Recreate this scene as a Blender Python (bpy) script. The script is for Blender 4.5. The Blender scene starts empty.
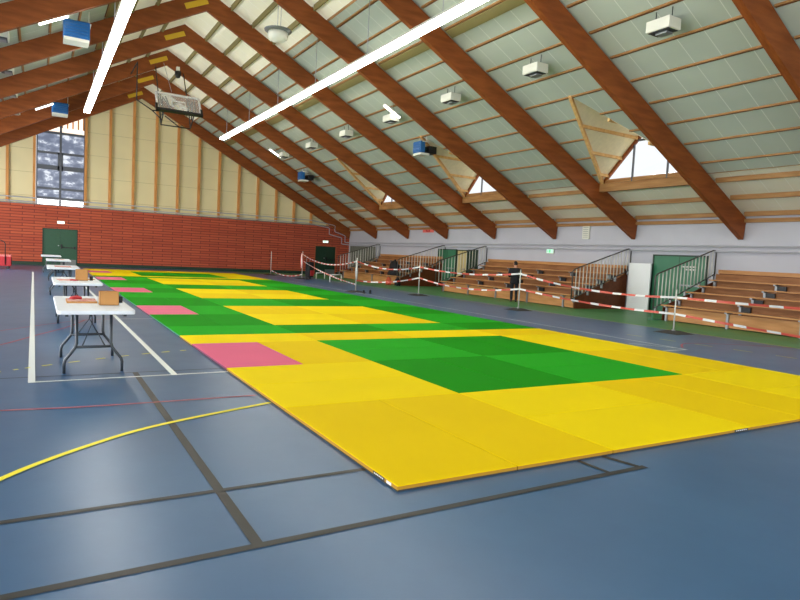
import bpy, bmesh, math, random
from mathutils import Vector, Matrix
random.seed(4)
COL = bpy.context.scene.collection

# ------------------------------------------------------------------ camera model
F_PX, YAW, PITCH, ROLL = 613.7, .5340, .0704, .0519
CAM = Vector((-1.968, -3.242, 1.489))
fw = Vector((math.sin(YAW)*math.cos(PITCH), math.cos(YAW)*math.cos(PITCH), -math.sin(PITCH)))
rt0 = Vector((math.cos(YAW), -math.sin(YAW), 0)); up0 = rt0.cross(fw)
rt = rt0*math.cos(ROLL) + up0*math.sin(ROLL)
up = -rt0*math.sin(ROLL) + up0*math.cos(ROLL)

# ------------------------------------------------------------------ helpers
def lin(c):
    return tuple(((v/255)/12.92 if v/255 <= .04045 else ((v/255+.055)/1.055)**2.4) for v in c)

class MB:
    """collects boxes, prisms and tubes into one mesh"""
    def __init__(s): s.v = []; s.f = []; s.m = []; s.sm = []
    def add(s, vs, fs, mi=0, smooth=False):
        o = len(s.v); s.v += [tuple(v) for v in vs]
        for f in fs: s.f.append([i+o for i in f]); s.m.append(mi); s.sm.append(smooth)
        return s
    def box(s, x0, x1, y0, y1, z0, z1, mi=0, M=None):
        vs = [Vector(p) for p in ((x0,y0,z0),(x1,y0,z0),(x1,y1,z0),(x0,y1,z0),(x0,y0,z1),(x1,y0,z1),(x1,y1,z1),(x0,y1,z1))]
        if M is not None: vs = [M @ v for v in vs]
        return s.add(vs, [(3,2,1,0),(4,5,6,7),(0,1,5,4),(1,2,6,5),(2,3,7,6),(3,0,4,7)], mi)
    def hexa(s, vs, mi=0):
        return s.add(vs, [(3,2,1,0),(4,5,6,7),(0,1,5,4),(1,2,6,5),(2,3,7,6),(3,0,4,7)], mi)
    def bar(s, a, b, w, h, upv=(0,0,1), mi=0):
        a, b = Vector(a), Vector(b); d = (b-a).normalized(); u = Vector(upv)
        sd = d.cross(u)
        if sd.length < 1e-4: sd = d.cross(Vector((1,0,0)))
        sd.normalize(); u = sd.cross(d).normalized()
        vs = []
        for p in (a, b):
            vs += [p-sd*w/2-u*h/2, p+sd*w/2-u*h/2, p+sd*w/2+u*h/2, p-sd*w/2+u*h/2]
        return s.add(vs, [(3,2,1,0),(4,5,6,7),(0,1,5,4),(1,2,6,5),(2,3,7,6),(3,0,4,7)], mi)
    def tube(s, pts, r, n=8, mi=0, cap=True):
        pts = [Vector(p) for p in pts]; rings = []
        prev = None
        for i, p in enumerate(pts):
            if i == 0: d = pts[1]-p
            elif i == len(pts)-1: d = p-pts[-2]
            else: d = (pts[i+1]-p).normalized() + (p-pts[i-1]).normalized()
            d.normalize()
            a = prev if prev is not None else (Vector((0,0,1)) if abs(d.z) < .9 else Vector((1,0,0)))
            e1 = (a - d*a.dot(d)).normalized(); e2 = d.cross(e1); prev = e1
            rr = r[i] if isinstance(r, (list, tuple)) else r
            rings.append([p + (e1*math.cos(2*math.pi*k/n) + e2*math.sin(2*math.pi*k/n))*rr for k in range(n)])
        vs = [v for g in rings for v in g]; fs = []
        for i in range(len(rings)-1):
            for k in range(n):
                fs.append((i*n+k, i*n+(k+1)%n, (i+1)*n+(k+1)%n, (i+1)*n+k))
        s.add(vs, fs, mi, True)
        if cap:
            o = len(s.v)-len(vs)
            s.f.append([o+k for k in range(n)][::-1]); s.m.append(mi); s.sm.append(False)
            s.f.append([o+(len(rings)-1)*n+k for k in range(n)]); s.m.append(mi); s.sm.append(False)
        return s
    def lathe(s, prof, c, n=20, mi=0):
        c = Vector(c); vs = []; fs = []
        for r, z in prof:
            for k in range(n): vs.append(c+Vector((r*math.cos(2*math.pi*k/n), r*math.sin(2*math.pi*k/n), z)))
        for i in range(len(prof)-1):
            for k in range(n): fs.append((i*n+k, i*n+(k+1)%n, (i+1)*n+(k+1)%n, (i+1)*n+k))
        return s.add(vs, fs, mi, True)
    def build(s, name, mats, parent=None, bevel=0):
        me = bpy.data.meshes.new(name); me.from_pydata(s.v, [], s.f)
        if not isinstance(mats, (list, tuple)): mats = [mats]
        for m in mats: me.materials.append(m)
        for p, mi, sm in zip(me.polygons, s.m, s.sm): p.material_index = mi; p.use_smooth = sm
        bm = bmesh.new(); bm.from_mesh(me); bmesh.ops.recalc_face_normals(bm, faces=bm.faces); bm.to_mesh(me); bm.free()
        me.update()
        o = bpy.data.objects.new(name, me); COL.objects.link(o)
        if parent is not None: o.parent = parent
        if bevel:
            b = o.modifiers.new('Bevel', 'BEVEL'); b.width = bevel; b.segments = 2; b.limit_method = 'ANGLE'
        return o

def tag(o, label=None, cat=None, group=None, kind=None):
    if label: o['label'] = label
    if cat: o['category'] = cat
    if group: o['group'] = group
    if kind: o['kind'] = kind
    return o
def struct(o): o['kind'] = 'structure'; return o
def empty(name, loc, rz=0, label=None, cat=None, group=None):
    o = bpy.data.objects.new(name, None); COL.objects.link(o); o.location = loc; o.rotation_euler = (0,0,rz)
    return tag(o, label, cat, group)
def copy_tree(o, parent=None):
    c = o.copy(); COL.objects.link(c)
    if parent is not None: c.parent = parent
    for ch in list(o.children): copy_tree(ch, c)
    return c
ORD = ['first','second','third','fourth','fifth','sixth','seventh','eighth','ninth','tenth','eleventh','twelfth','thirteenth','fourteenth','fifteenth','sixteenth','seventeenth']

# ------------------------------------------------------------------ materials
def mat(name, rgb, rough=.6, metal=0., noise=0., nscale=8., stretch=None, bump=0., emit=None, estr=0., spec=.5, coat=0., rgb2=None):
    m = bpy.data.materials.new(name); m.use_nodes = True; nt = m.node_tree; N = nt.nodes; L = nt.links
    b = N['Principled BSDF']; c = lin(rgb)
    b.inputs['Base Color'].default_value = (*c, 1); b.inputs['Roughness'].default_value = rough
    b.inputs['Metallic'].default_value = metal; b.inputs['Specular IOR Level'].default_value = spec
    b.inputs['Coat Weight'].default_value = coat
    tc = N.new('ShaderNodeTexCoord'); mp = N.new('ShaderNodeMapping'); L.new(tc.outputs['Object'], mp.inputs[0])
    if stretch: mp.inputs['Scale'].default_value = stretch
    nz = N.new('ShaderNodeTexNoise'); nz.inputs['Scale'].default_value = nscale; nz.inputs['Detail'].default_value = 4
    L.new(mp.outputs[0], nz.inputs[0])
    if noise or rgb2:
        mx = N.new('ShaderNodeMix'); mx.data_type = 'RGBA'
        a = c if rgb2 else tuple(v*(1-noise) for v in c); d = lin(rgb2) if rgb2 else tuple(min(1, v*(1+noise)) for v in c)
        mx.inputs['A'].default_value = (*a, 1); mx.inputs['B'].default_value = (*d, 1)
        cr = N.new('ShaderNodeMapRange'); cr.inputs['From Min'].default_value = .35; cr.inputs['From Max'].default_value = .65
        L.new(nz.outputs['Fac'], cr.inputs['Value']); L.new(cr.outputs[0], mx.inputs['Factor']); L.new(mx.outputs['Result'], b.inputs['Base Color'])
    if bump:
        bp = N.new('ShaderNodeBump'); bp.inputs['Strength'].default_value = bump; bp.inputs['Distance'].default_value = .01
        L.new(nz.outputs['Fac'], bp.inputs['Height']); L.new(bp.outputs[0], b.inputs['Normal'])
    if emit:
        b.inputs['Emission Color'].default_value = (*lin(emit), 1); b.inputs['Emission Strength'].default_value = estr
    return m

def brick_mat():
    m = bpy.data.materials.new('red_brick'); m.use_nodes = True; nt = m.node_tree; N = nt.nodes; L = nt.links
    b = N['Principled BSDF']; b.inputs['Roughness'].default_value = .8
    tc = N.new('ShaderNodeTexCoord'); sp = N.new('ShaderNodeSeparateXYZ'); cb = N.new('ShaderNodeCombineXYZ')
    L.new(tc.outputs['Object'], sp.inputs[0]); L.new(sp.outputs['X'], cb.inputs['X']); L.new(sp.outputs['Z'], cb.inputs['Y'])
    br = N.new('ShaderNodeTexBrick'); L.new(cb.outputs[0], br.inputs['Vector'])
    br.inputs['Color1'].default_value = (*lin((194,90,58)), 1); br.inputs['Color2'].default_value = (*lin((174,74,48)), 1)
    br.inputs['Mortar'].default_value = (*lin((112,46,34)), 1); br.inputs['Scale'].default_value = 1
    br.inputs['Brick Width'].default_value = 1.1; br.inputs['Row Height'].default_value = .15
    br.inputs['Mortar Size'].default_value = .02; br.inputs['Mortar Smooth'].default_value = .3; br.inputs['Bias'].default_value = 0
    nz = N.new('ShaderNodeTexNoise'); nz.inputs['Scale'].default_value = 1.2; L.new(cb.outputs[0], nz.inputs[0])
    mx = N.new('ShaderNodeMix'); mx.data_type = 'RGBA'; mx.blend_type = 'MULTIPLY'; mx.inputs['Factor'].default_value = .12
    L.new(br.outputs['Color'], mx.inputs['A']); L.new(nz.outputs['Color'], mx.inputs['B']); L.new(mx.outputs['Result'], b.inputs['Base Color'])
    bp = N.new('ShaderNodeBump'); bp.inputs['Strength'].default_value = .5; bp.inputs['Distance'].default_value = .02; bp.invert = True
    L.new(br.outputs['Fac'], bp.inputs['Height']); L.new(bp.outputs[0], b.inputs['Normal'])
    return m

def panel_mat(name, rgb, axis, pitch, line_rgb, w=.03, rough=.75, emit=0.):
    """flat panels with fine joint lines every `pitch` metres along one axis"""
    m = bpy.data.materials.new(name); m.use_nodes = True; nt = m.node_tree; N = nt.nodes; L = nt.links
    b = N['Principled BSDF']; b.inputs['Roughness'].default_value = rough; b.inputs['Specular IOR Level'].default_value = .2
    tc = N.new('ShaderNodeTexCoord'); sp = N.new('ShaderNodeSeparateXYZ'); L.new(tc.outputs['Object'], sp.inputs[0])
    dv = N.new('ShaderNodeMath'); dv.operation = 'DIVIDE'; dv.inputs[1].default_value = pitch; L.new(sp.outputs[axis], dv.inputs[0])
    fr = N.new('ShaderNodeMath'); fr.operation = 'FRACT'; L.new(dv.outputs[0], fr.inputs[0])
    lt = N.new('ShaderNodeMath'); lt.operation = 'LESS_THAN'; lt.inputs[1].default_value = w; L.new(fr.outputs[0], lt.inputs[0])
    fl = N.new('ShaderNodeMath'); fl.operation = 'FLOOR'; L.new(dv.outputs[0], fl.inputs[0])
    wn = N.new('ShaderNodeTexNoise'); wn.inputs['Scale'].default_value = .7; L.new(tc.outputs['Object'], wn.inputs[0])
    c = lin(rgb)
    m1 = N.new('ShaderNodeMix'); m1.data_type = 'RGBA'; m1.inputs['A'].default_value = (*[v*.9 for v in c], 1); m1.inputs['B'].default_value = (*[min(1, v*1.1) for v in c], 1)
    L.new(wn.outputs['Fac'], m1.inputs['Factor'])
    m2 = N.new('ShaderNodeMix'); m2.data_type = 'RGBA'; L.new(lt.outputs[0], m2.inputs['Factor']); L.new(m1.outputs['Result'], m2.inputs['A'])
    m2.inputs['B'].default_value = (*lin(line_rgb), 1); L.new(m2.outputs['Result'], b.inputs['Base Color'])
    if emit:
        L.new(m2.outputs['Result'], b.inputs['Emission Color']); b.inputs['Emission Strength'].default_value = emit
    return m

def tatami(name, rgb, lines):
    """vinyl judo mat: embossed rice-straw pattern, a slight sheen; `lines` turns the emboss"""
    m = bpy.data.materials.new(name); m.use_nodes = True; nt = m.node_tree; N = nt.nodes; L = nt.links
    b = N['Principled BSDF']; b.inputs['Roughness'].default_value = .7; b.inputs['Specular IOR Level'].default_value = .06
    tc = N.new('ShaderNodeTexCoord')
    nz = N.new('ShaderNodeTexNoise'); nz.inputs['Scale'].default_value = .9; nz.inputs['Detail'].default_value = 5; L.new(tc.outputs['Object'], nz.inputs[0])
    c = lin(rgb); mx = N.new('ShaderNodeMix'); mx.data_type = 'RGBA'
    mx.inputs['A'].default_value = (*[v*.94 for v in c], 1); mx.inputs['B'].default_value = (*[min(1, v*1.05) for v in c], 1)
    L.new(nz.outputs['Fac'], mx.inputs['Factor']); L.new(mx.outputs['Result'], b.inputs['Base Color'])
    mp = N.new('ShaderNodeMapping'); mp.inputs['Scale'].default_value = lines; L.new(tc.outputs['Object'], mp.inputs[0])
    n2 = N.new('ShaderNodeTexNoise'); n2.inputs['Scale'].default_value = 30; L.new(mp.outputs[0], n2.inputs[0])
    bp = N.new('ShaderNodeBump'); bp.inputs['Strength'].default_value = .15; bp.inputs['Distance'].default_value = .003
    L.new(n2.outputs['Fac'], bp.inputs['Height']); L.new(bp.outputs[0], b.inputs['Normal'])
    return m

def wood(name, c1, c2, stretch, rough=.55, scale=3.):
    return mat(name, c1, rough=rough, rgb2=c2, nscale=scale, stretch=stretch, bump=.1, spec=.3)

def floor_mat():
    m = bpy.data.materials.new('blue_sports_floor'); m.use_nodes = True; nt = m.node_tree; N = nt.nodes; L = nt.links
    b = N['Principled BSDF']; b.inputs['Specular IOR Level'].default_value = .8
    tc = N.new('ShaderNodeTexCoord')
    nz = N.new('ShaderNodeTexNoise'); nz.inputs['Scale'].default_value = .8; nz.inputs['Detail'].default_value = 8; nz.inputs['Roughness'].default_value = .65; L.new(tc.outputs['Object'], nz.inputs[0])
    mx = N.new('ShaderNodeMix'); mx.data_type = 'RGBA'; mr = N.new('ShaderNodeMapRange'); mr.inputs['From Min'].default_value = .3; mr.inputs['From Max'].default_value = .75
    L.new(nz.outputs['Fac'], mr.inputs['Value']); L.new(mr.outputs[0], mx.inputs['Factor'])
    mx.inputs['A'].default_value = (*lin((38,84,124)), 1); mx.inputs['B'].default_value = (*lin((54,100,140)), 1)
    L.new(mx.outputs['Result'], b.inputs['Base Color'])
    r = N.new('ShaderNodeMapRange'); r.inputs['To Min'].default_value = .29; r.inputs['To Max'].default_value = .35
    n2 = N.new('ShaderNodeTexNoise'); n2.inputs['Scale'].default_value = 2.5; n2.inputs['Detail'].default_value = 6; L.new(tc.outputs['Object'], n2.inputs[0])
    L.new(n2.outputs['Fac'], r.inputs['Value']); L.new(r.outputs[0], b.inputs['Roughness'])
    return m

def window_mat():
    """tinted pane with sky showing in blotches between leaves"""
    m = bpy.data.materials.new('tinted_window_pane'); m.use_nodes = True; nt = m.node_tree; N = nt.nodes; L = nt.links
    b = N['Principled BSDF']; b.inputs['Roughness'].default_value = .3
    tc = N.new('ShaderNodeTexCoord'); mp = N.new('ShaderNodeMapping'); mp.inputs['Scale'].default_value = (1, 1, 1.6); L.new(tc.outputs['Object'], mp.inputs[0])
    nz = N.new('ShaderNodeTexNoise'); nz.inputs['Scale'].default_value = 2.1; nz.inputs['Detail'].default_value = 5; nz.inputs['Roughness'].default_value = .6; L.new(mp.outputs[0], nz.inputs[0])
    cr = N.new('ShaderNodeValToRGB'); e = cr.color_ramp.elements
    e[0].position = .42; e[0].color = (*lin((112,122,144)), 1); e[1].position = .63; e[1].color = (*lin((240,246,255)), 1)
    x = cr.color_ramp.elements.new(.55); x.color = (*lin((150,160,182)), 1)
    L.new(nz.outputs['Fac'], cr.inputs[0]); L.new(cr.outputs[0], b.inputs['Emission Color']); b.inputs['Emission Strength'].default_value = .95
    b.inputs['Base Color'].default_value = (.02,.02,.03,1)
    return m

M = {}
M['floor'] = floor_mat()
M['green_floor'] = mat('green_floor', (70,138,76), rough=.45, noise=.08, nscale=2)
M['white_line'] = mat('white_line', (226,230,226), rough=.5)
M['dark_line'] = mat('dark_line', (36,36,34), rough=.45)
M['red_line'] = mat('red_line', (176,84,92), rough=.5)
M['yellow_line'] = mat('yellow_line', (236,226,40), rough=.5)
M['brick'] = brick_mat()
M['rafter'] = wood('rafter_wood', (120,60,20), (142,76,30), (.5, 6, 3), .55, 2.5)
M['purlin'] = wood('purlin_wood', (150,106,60), (172,128,80), (4, .4, 4), .6, 3)
M['olive'] = mat('olive_purlin_and_shade', (134,122,76), rough=.7)
M['ply'] = wood('pale_plywood', (222,170,104), (240,196,132), (3, 3, .6), .6, 3)
M['post'] = wood('post_wood', (190,128,66), (214,152,88), (5, 5, .5), .6, 3)
M['acoustic'] = panel_mat('acoustic_panel', (178,186,172), 'Y', .66, (208,212,200), .03)
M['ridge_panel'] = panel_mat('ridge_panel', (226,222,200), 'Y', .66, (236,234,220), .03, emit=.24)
M['end_panel'] = panel_mat('end_wall_panel', (222,210,166), 'Z', 1.25, (190,180,138), .02)
M['dormer_panel'] = mat('dormer_lining', (244,230,194), rough=.8, noise=.04)
M['white_wall'] = mat('white_wall_paint', (188,188,196), rough=.7, noise=.03, nscale=1)
M['white_sheet'] = mat('white_sheet', (246,248,248), rough=.6)
M['green_door'] = mat('green_door_paint', (30,78,52), rough=.45, noise=.05)
M['dark_green'] = mat('dark_green_paint', (20,52,34), rough=.5)
M['right_green'] = mat('mid_green_paint', (52,116,84), rough=.45)
M['beige'] = mat('beige_door_paint', (196,176,122), rough=.6, noise=.06)
M['kick'] = mat('kick_plate', (120,124,122), rough=.4, metal=.4)
M['grey_metal'] = mat('galvanised_metal', (150,154,156), rough=.4, metal=.6)
M['rail'] = mat('rail_metal', (206,206,196), rough=.4, metal=.15)
M['dark_rail'] = mat('dark_rail_metal', (84,82,76), rough=.4, metal=.4)
M['pipe'] = mat('painted_pipe', (170,172,178), rough=.4, metal=.1)
M['black'] = mat('black_plastic', (20,20,22), rough=.45)
M['leg'] = mat('dark_grey_leg', (52,58,64), rough=.4, metal=.3)
M['tabletop'] = mat('white_plastic', (226,232,238), rough=.4, noise=.02)
M['cardboard'] = mat('cardboard', (186,134,76), rough=.8, noise=.05, nscale=5)
M['cardboard_dark'] = mat('cardboard_inside', (150,104,60), rough=.85)
M['paper'] = mat('paper', (236,232,228), rough=.7)
M['pinkpaper'] = mat('printed_paper', (226,196,182), rough=.7, rgb2=(196,96,90), nscale=22)
M['red'] = mat('red_cloth', (178,40,44), rough=.7)
M['seat'] = wood('bench_wood', (178,124,72), (200,144,90), (3, .4, 3), .45, 3)
M['riser'] = wood('riser_wood', (136,88,50), (160,108,66), (3, .4, 3), .55, 3)
M['side'] = wood('side_wood_and_gap_shade', (92,46,20), (108,56,26), (3, .6, 3), .5, 3)
M['rubber'] = mat('rubber_base', (52,50,48), rough=.7)
M['tape_red'] = mat('tape_red', (200,84,66), rough=.4)
M['tape_white'] = mat('tape_white', (226,226,222), rough=.4)
M['blue'] = mat('heater_blue', (30,98,160), rough=.4)
M['white_metal'] = mat('white_metal', (222,222,208), rough=.45)
M['grille'] = mat('dark_grille', (44,46,46), rough=.5)
M['plate'] = mat('yellow_plate', (214,170,28), rough=.5)
M['tube'] = mat('lit_diffuser', (255,255,255), emit=(255,253,246), estr=22.0)
M['batten'] = mat('lit_batten', (255,255,255), emit=(255,252,240), estr=7.0)
M['housing'] = mat('fitting_housing', (200,200,190), rough=.5)
M['exit'] = mat('exit_sign_face', (60,180,110), emit=(70,200,130), estr=1.2)
M['exit_white'] = mat('exit_sign_white', (240,255,245), emit=(235,255,240), estr=1.5)
M['window'] = window_mat()
M['bright_pane'] = mat('bright_pane', (255,255,255), emit=(250,252,255), estr=4)
M['frame'] = mat('grey_window_frame', (84,88,96), rough=.4)
M['louvre'] = panel_mat('grey_louvre', (118,120,108), 'Y', .3, (70,72,64), .22)
M['skin'] = mat('skin', (206,152,124), rough=.6)
M['hair'] = mat('dark_hair', (24,20,18), rough=.7)
M['cloth_black'] = mat('black_cloth', (20,20,24), rough=.85, noise=.2, nscale=30)
M['trolley'] = mat('red_trolley', (168,28,36), rough=.5)
M['trolley_top'] = mat('trolley_lid', (226,120,116), rough=.5)
M['sign_red'] = mat('red_sign', (232,110,100), rough=.5)
gl = mat('backboard_glass', (220,226,226), rough=.1); gl.node_tree.nodes['Principled BSDF'].inputs['Alpha'].default_value = .28; M['glass'] = gl
wg = bpy.data.materials.new('clear_glass'); wg.use_nodes = True
nt = wg.node_tree; nt.nodes.remove(nt.nodes['Principled BSDF']); tr = nt.nodes.new('ShaderNodeBsdfTransparent'); gs = nt.nodes.new('ShaderNodeBsdfGlossy')
gs.inputs['Roughness'].default_value = .05; mxs = nt.nodes.new('ShaderNodeMixShader'); mxs.inputs[0].default_value = .06
nt.links.new(tr.outputs[0], mxs.inputs[1]); nt.links.new(gs.outputs[0], mxs.inputs[2]); nt.links.new(mxs.outputs[0], nt.nodes['Material Output'].inputs[0]); M['clear'] = wg

# ------------------------------------------------------------------ the hall
XW, XL, YE, YF, R = 16.7, -10.1, 35.72, -9.0, 3.08       # bleacher-side wall, other wall, end wall, open front, ridge
SL = .535
def zb(x): x = x if x >= R else 2*R-x; return 2.56+SL*(16.6-x)   # rafter underside
def zt(x): return zb(x)+.68                                      # rafter top
BAY = 3.97
RY = [7.83+BAY*k for k in range(-4, 8)]                           # rafter centres
RW = .16

struct(MB().box(XL-.3, XW+.3, YF, YE+.3, -.2, 0).build('floor', M['floor']))
# green border of the floor
struct(MB().box(11.8, XW, YF, 33.3, 0, .002).box(8.6, XW, 33.3, YE, 0, .002).build('floor_border', M['green_floor']))

# court markings
def line_strip(pts, w, z=.004):
    b = MB(); pts = [Vector((p[0], p[1], 0)) for p in pts]; L_, R_ = [], []
    for i, p in enumerate(pts):
        d = (pts[min(i+1, len(pts)-1)]-pts[max(i-1, 0)]).normalized(); n = Vector((-d.y, d.x, 0))*w/2
        L_.append(p+n+Vector((0,0,z))); R_.append(p-n+Vector((0,0,z)))
    n = len(pts)
    return b.add(L_+R_, [(i, i+1, n+i+1, n+i) for i in range(n-1)])
def smooth(pts, k=6):
    out = []
    P = [pts[0]]+list(pts)+[pts[-1]]
    for i in range(1, len(P)-2):
        for j in range(k):
            t = j/k; q = []
            for c in range(2):
                a, b_, c_, d = P[i-1][c], P[i][c], P[i+1][c], P[i+2][c]
                q.append(.5*((2*b_)+(-a+c_)*t+(2*a-5*b_+4*c_-d)*t*t+(-a+3*b_-3*c_+d)*t**3))
            out.append(tuple(q))
    return out+[pts[-1]]
def marking(pts, w, m, z=.004): struct(line_strip(pts, w, z).build('floor_line', M[m]))
marking([(-2.02,4.03),(-2.18,27.8)], .065, 'white_line')
marking([(-.61,4.05),(-.68,21.4)], .065, 'white_line')
marking([(-2.05,4.03),(.1,4.07)], .045, 'white_line', .0045)
marking([(8.7,3.97),(8.75,26)], .05, 'white_line')
marking([(7.9,3.97),(8.72,3.97)], .05, 'white_line', .0045)
marking([(8.2,4.9),(8.7,4.15)], .04, 'white_line', .0048)
marking([(-.7,9.7),(0,9.72)], .035, 'white_line')
marking([(-1.0,4.3),(-1.0,-.33)], .06, 'dark_line', .003)
marking([(-4,.45),(0,.45)], .05, 'dark_line', .0034)
marking([(-4,-.37),(2.0,-.3)], .055, 'dark_line', .0034)
marking([(1.95,-.3),(1.86,.1)], .05, 'dark_line', .0036)
marking([(1.62,-.3),(1.6,.1)], .04, 'dark_line', .0036)
marking([(-5,4.32),(.05,4.3)], .025, 'dark_line', .0028)
marking(smooth([(-3.4,3.05),(-2.24,2.9),(-1.48,2.82),(-.05,2.8)]), .035, 'red_line', .0038)
marking(smooth([(-3.2,5.4),(-2.41,6.69),(-2.02,7.53),(-1.53,8.57),(-1.2,9.6)]), .035, 'red_line', .0038)
marking(smooth([(-3.2,7.1),(-2.48,8.17),(-1.38,9.44),(-.7,9.72)]), .03, 'red_line', .0036)
marking(smooth([(8.9,4.2),(9.6,4.6),(10.6,4.3),(11.7,3.6)]), .04, 'red_line', .0038)
marking(smooth([(-2.75,.2),(-2.16,1.13),(-1.56,1.71),(-1.03,2.05),(-.01,2.46)]), .05, 'yellow_line', .005)
marking([(11.78,-4),(11.76,8),(11.4,15),(11.3,33.3)], .03, 'yellow_line', .005)
dash = MB()
arc = [(-3.2,4.35),(-2.32,4.7),(-1.97,4.92),(-1.28,5.3),(-.6,5.6),(-.05,5.77)]
ap = smooth(arc, 12)
b = MB()
i = 0
while i+2 < len(ap):
    s = line_strip(ap[i:i+3], .035, .005); b.add(s.v, s.f); i += 5
struct(b.build('floor_line', M['yellow_line']))
b = MB()
for k in range(9):
    y = 6.0-k*.75; s = line_strip([(9.5+k*.12, y), (9.55+k*.12, y-.35)], .035, .005); b.add(s.v, s.f)
struct(b.build('floor_line', M['yellow_line']))

# end wall: brick below, panelled gable above
def gable(x0, x1, z0, off=0):
    xs = [x for x in (x0, R, x1) if x0 <= x <= x1]
    return [(x0, z0), (x1, z0)] + [(x, zt(x)+off) for x in sorted(set(xs), reverse=True)]
def prism_y(b, poly, y0, y1, mi=0):
    n = len(poly); vs = [(p[0], y0, p[1]) for p in poly]+[(p[0], y1, p[1]) for p in poly]
    fs = [list(range(n))[::-1], list(range(n, 2*n))]+[(i, (i+1) % n, n+(i+1) % n, n+i) for i in range(n)]
    return b.add(vs, fs, mi)
DOORS = [(-1.81, -.1, 2.05), (14.15, 15.75, 1.97)]
b = MB(); ZB = 3.29
xs = XL
for d0, d1, dz in DOORS:
    b.box(xs, d0, YE-.02, YE+.2, .2, ZB); b.box(d0, d1, YE-.02, YE+.2, dz, ZB); xs = d1
b.box(xs, XW, YE-.02, YE+.2, .2, ZB)
struct(b.build('wall_back', M['brick']))
b = MB(); xs = XL
for d0, d1, dz in DOORS: b.box(xs, d0, YE+.06, YE+.18, 0, .2); xs = d1
b.box(xs, XW, YE+.06, YE+.18, 0, .2)
struct(b.build('baseboard_back', M['dark_green']))
WX0, WX1 = -2.17, .25
b = MB()
prism_y(b, gable(XL, WX0, ZB, .1), YE+.12, YE+.25); prism_y(b, gable(WX1, XW, ZB, .1), YE+.12, YE+.25)
prism_y(b, gable(WX0, WX1, 8.6, .1), YE+.12, YE+.25)
struct(b.build('wall_back_gable', M['end_panel']))
struct(MB().box(XL, XW, YE-.02, YE+.14, ZB, ZB+.05).build('trim_1', M['kick']))
k = 0
for i in range(-8, 14):
    x = .25+1.232*i
    if x < XL or x > 16 or i == -1: continue
    top = zb(x)+.3
    k += 1
    struct(MB().box(x-.065, x+.065, YE-.06, YE+.12, ZB+.05, min(top, 11)).build('wall_post', M['post']))
# window in the gable
w = struct(MB().box(WX0+.06, WX1-.06, YE+.1, YE+.14, ZB+.05, 3.68).build('window_1', M['bright_pane']))
fr = MB()
for z in (3.7, 4.22, 5.38, 6.15): fr.box(WX0+.06, WX1-.06, YE+.02, YE+.1, z-.06 if z != 5.38 else z-.14, z+.06 if z != 5.38 else z+.1)
fr.box(-1.04, -.93, YE+.0, YE+.1, ZB+.05, 8.6)
fr.box(-1.12, -.86, YE+.02, YE+.1, 5.2, 6.2)
fr.box(WX0+.04, WX0+.1, YE, YE+.1, ZB+.05, 8.6); fr.box(WX1-.1, WX1-.04, YE, YE+.1, ZB+.05, 8.6)
fr.box(WX0+.06, WX1-.06, YE-.01, YE+.1, 7.18, 7.3)
fr.build('window_frame', M['frame'], w)
MB().box(WX0+.06, WX1-.06, YE+.11, YE+.13, 3.68, 7.2).build('pane', M['window'], w)
MB().box(WX0+.06, WX1-.06, YE+.11, YE+.13, 7.2, 8.6).build('pane', mat('eaves_pane', (255,240,225), emit=(255,232,210), estr=1.2), w)
s = MB()
for i in range(9): s.box(-2.0+.26*i, -1.93+.26*i, YE+.03, YE+.08, 7.55, 8.6)
s.build('wooden_slat', M['post'], w)

# doors of the end wall
def door(x0, x1, z1, name, panic):
    d = struct(MB().box(x0+.05, (x0+x1)/2-.004, YE+.03, YE+.08, .01, z1-.05).box((x0+x1)/2+.004, x1-.05, YE+.03, YE+.08, .01, z1-.05).build(name, M['green_door'] if panic else M['dark_green']))
    MB().box(x0, x0+.05, YE-.03, YE+.1, 0, z1).box(x1-.05, x1, YE-.03, YE+.1, 0, z1).box(x0, x1, YE-.03, YE+.1, z1-.05, z1).build('door_frame', M['dark_green'] if panic else mat('orange_frame', (170,84,50)), d)
    MB().box((x0+x1)/2+.03, x1-.12, YE-.04, YE, 1.0, 1.05).box((x0+x1)/2+.03, (x0+x1)/2+.1, YE-.05, YE+.03, .95, 1.2).box(x1-.18, x1-.1, YE-.05, YE+.03, .95, 1.1).build('push_bar', M['black'], d)
    MB().box((x0+x1)/2+.03, x1-.07, YE+.015, YE+.03, .03, .36).build('kick_plate', M['kick'], d)
    MB().box(x0+.02, x1-.02, YE+.08, YE+.1, .0, z1-.02).build('door_backing', M['dark_green'], d)
    MB().tube([((x0+x1)/2-.08, YE+.03, 1.12), ((x0+x1)/2-.08, YE-.03, 1.12)], .03, 10).build('door_knob', M['grey_metal'], d)
    return d
door(*DOORS[0], 'door_1', True); door(*DOORS[1], 'door_2', False)

# bleacher-side wall
b = MB().box(XW, XW+.2, YF, YE+.2, 0, 3.5)
struct(b.build('wall_right', M['white_wall']))
struct(MB().box(XW-.02, XW, YF, YE, 2.08, 2.13).build('trim_2', mat('wall_ledge', (188,188,198))))
struct(MB().box(XW-.12, XW, YF, YE, 3.07, 3.19).build('trim_3', M['purlin']))
struct(MB().box(XL-.2, XL, YF, YE+.2, 0, 3.6).build('wall_left', M['white_wall']))
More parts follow.
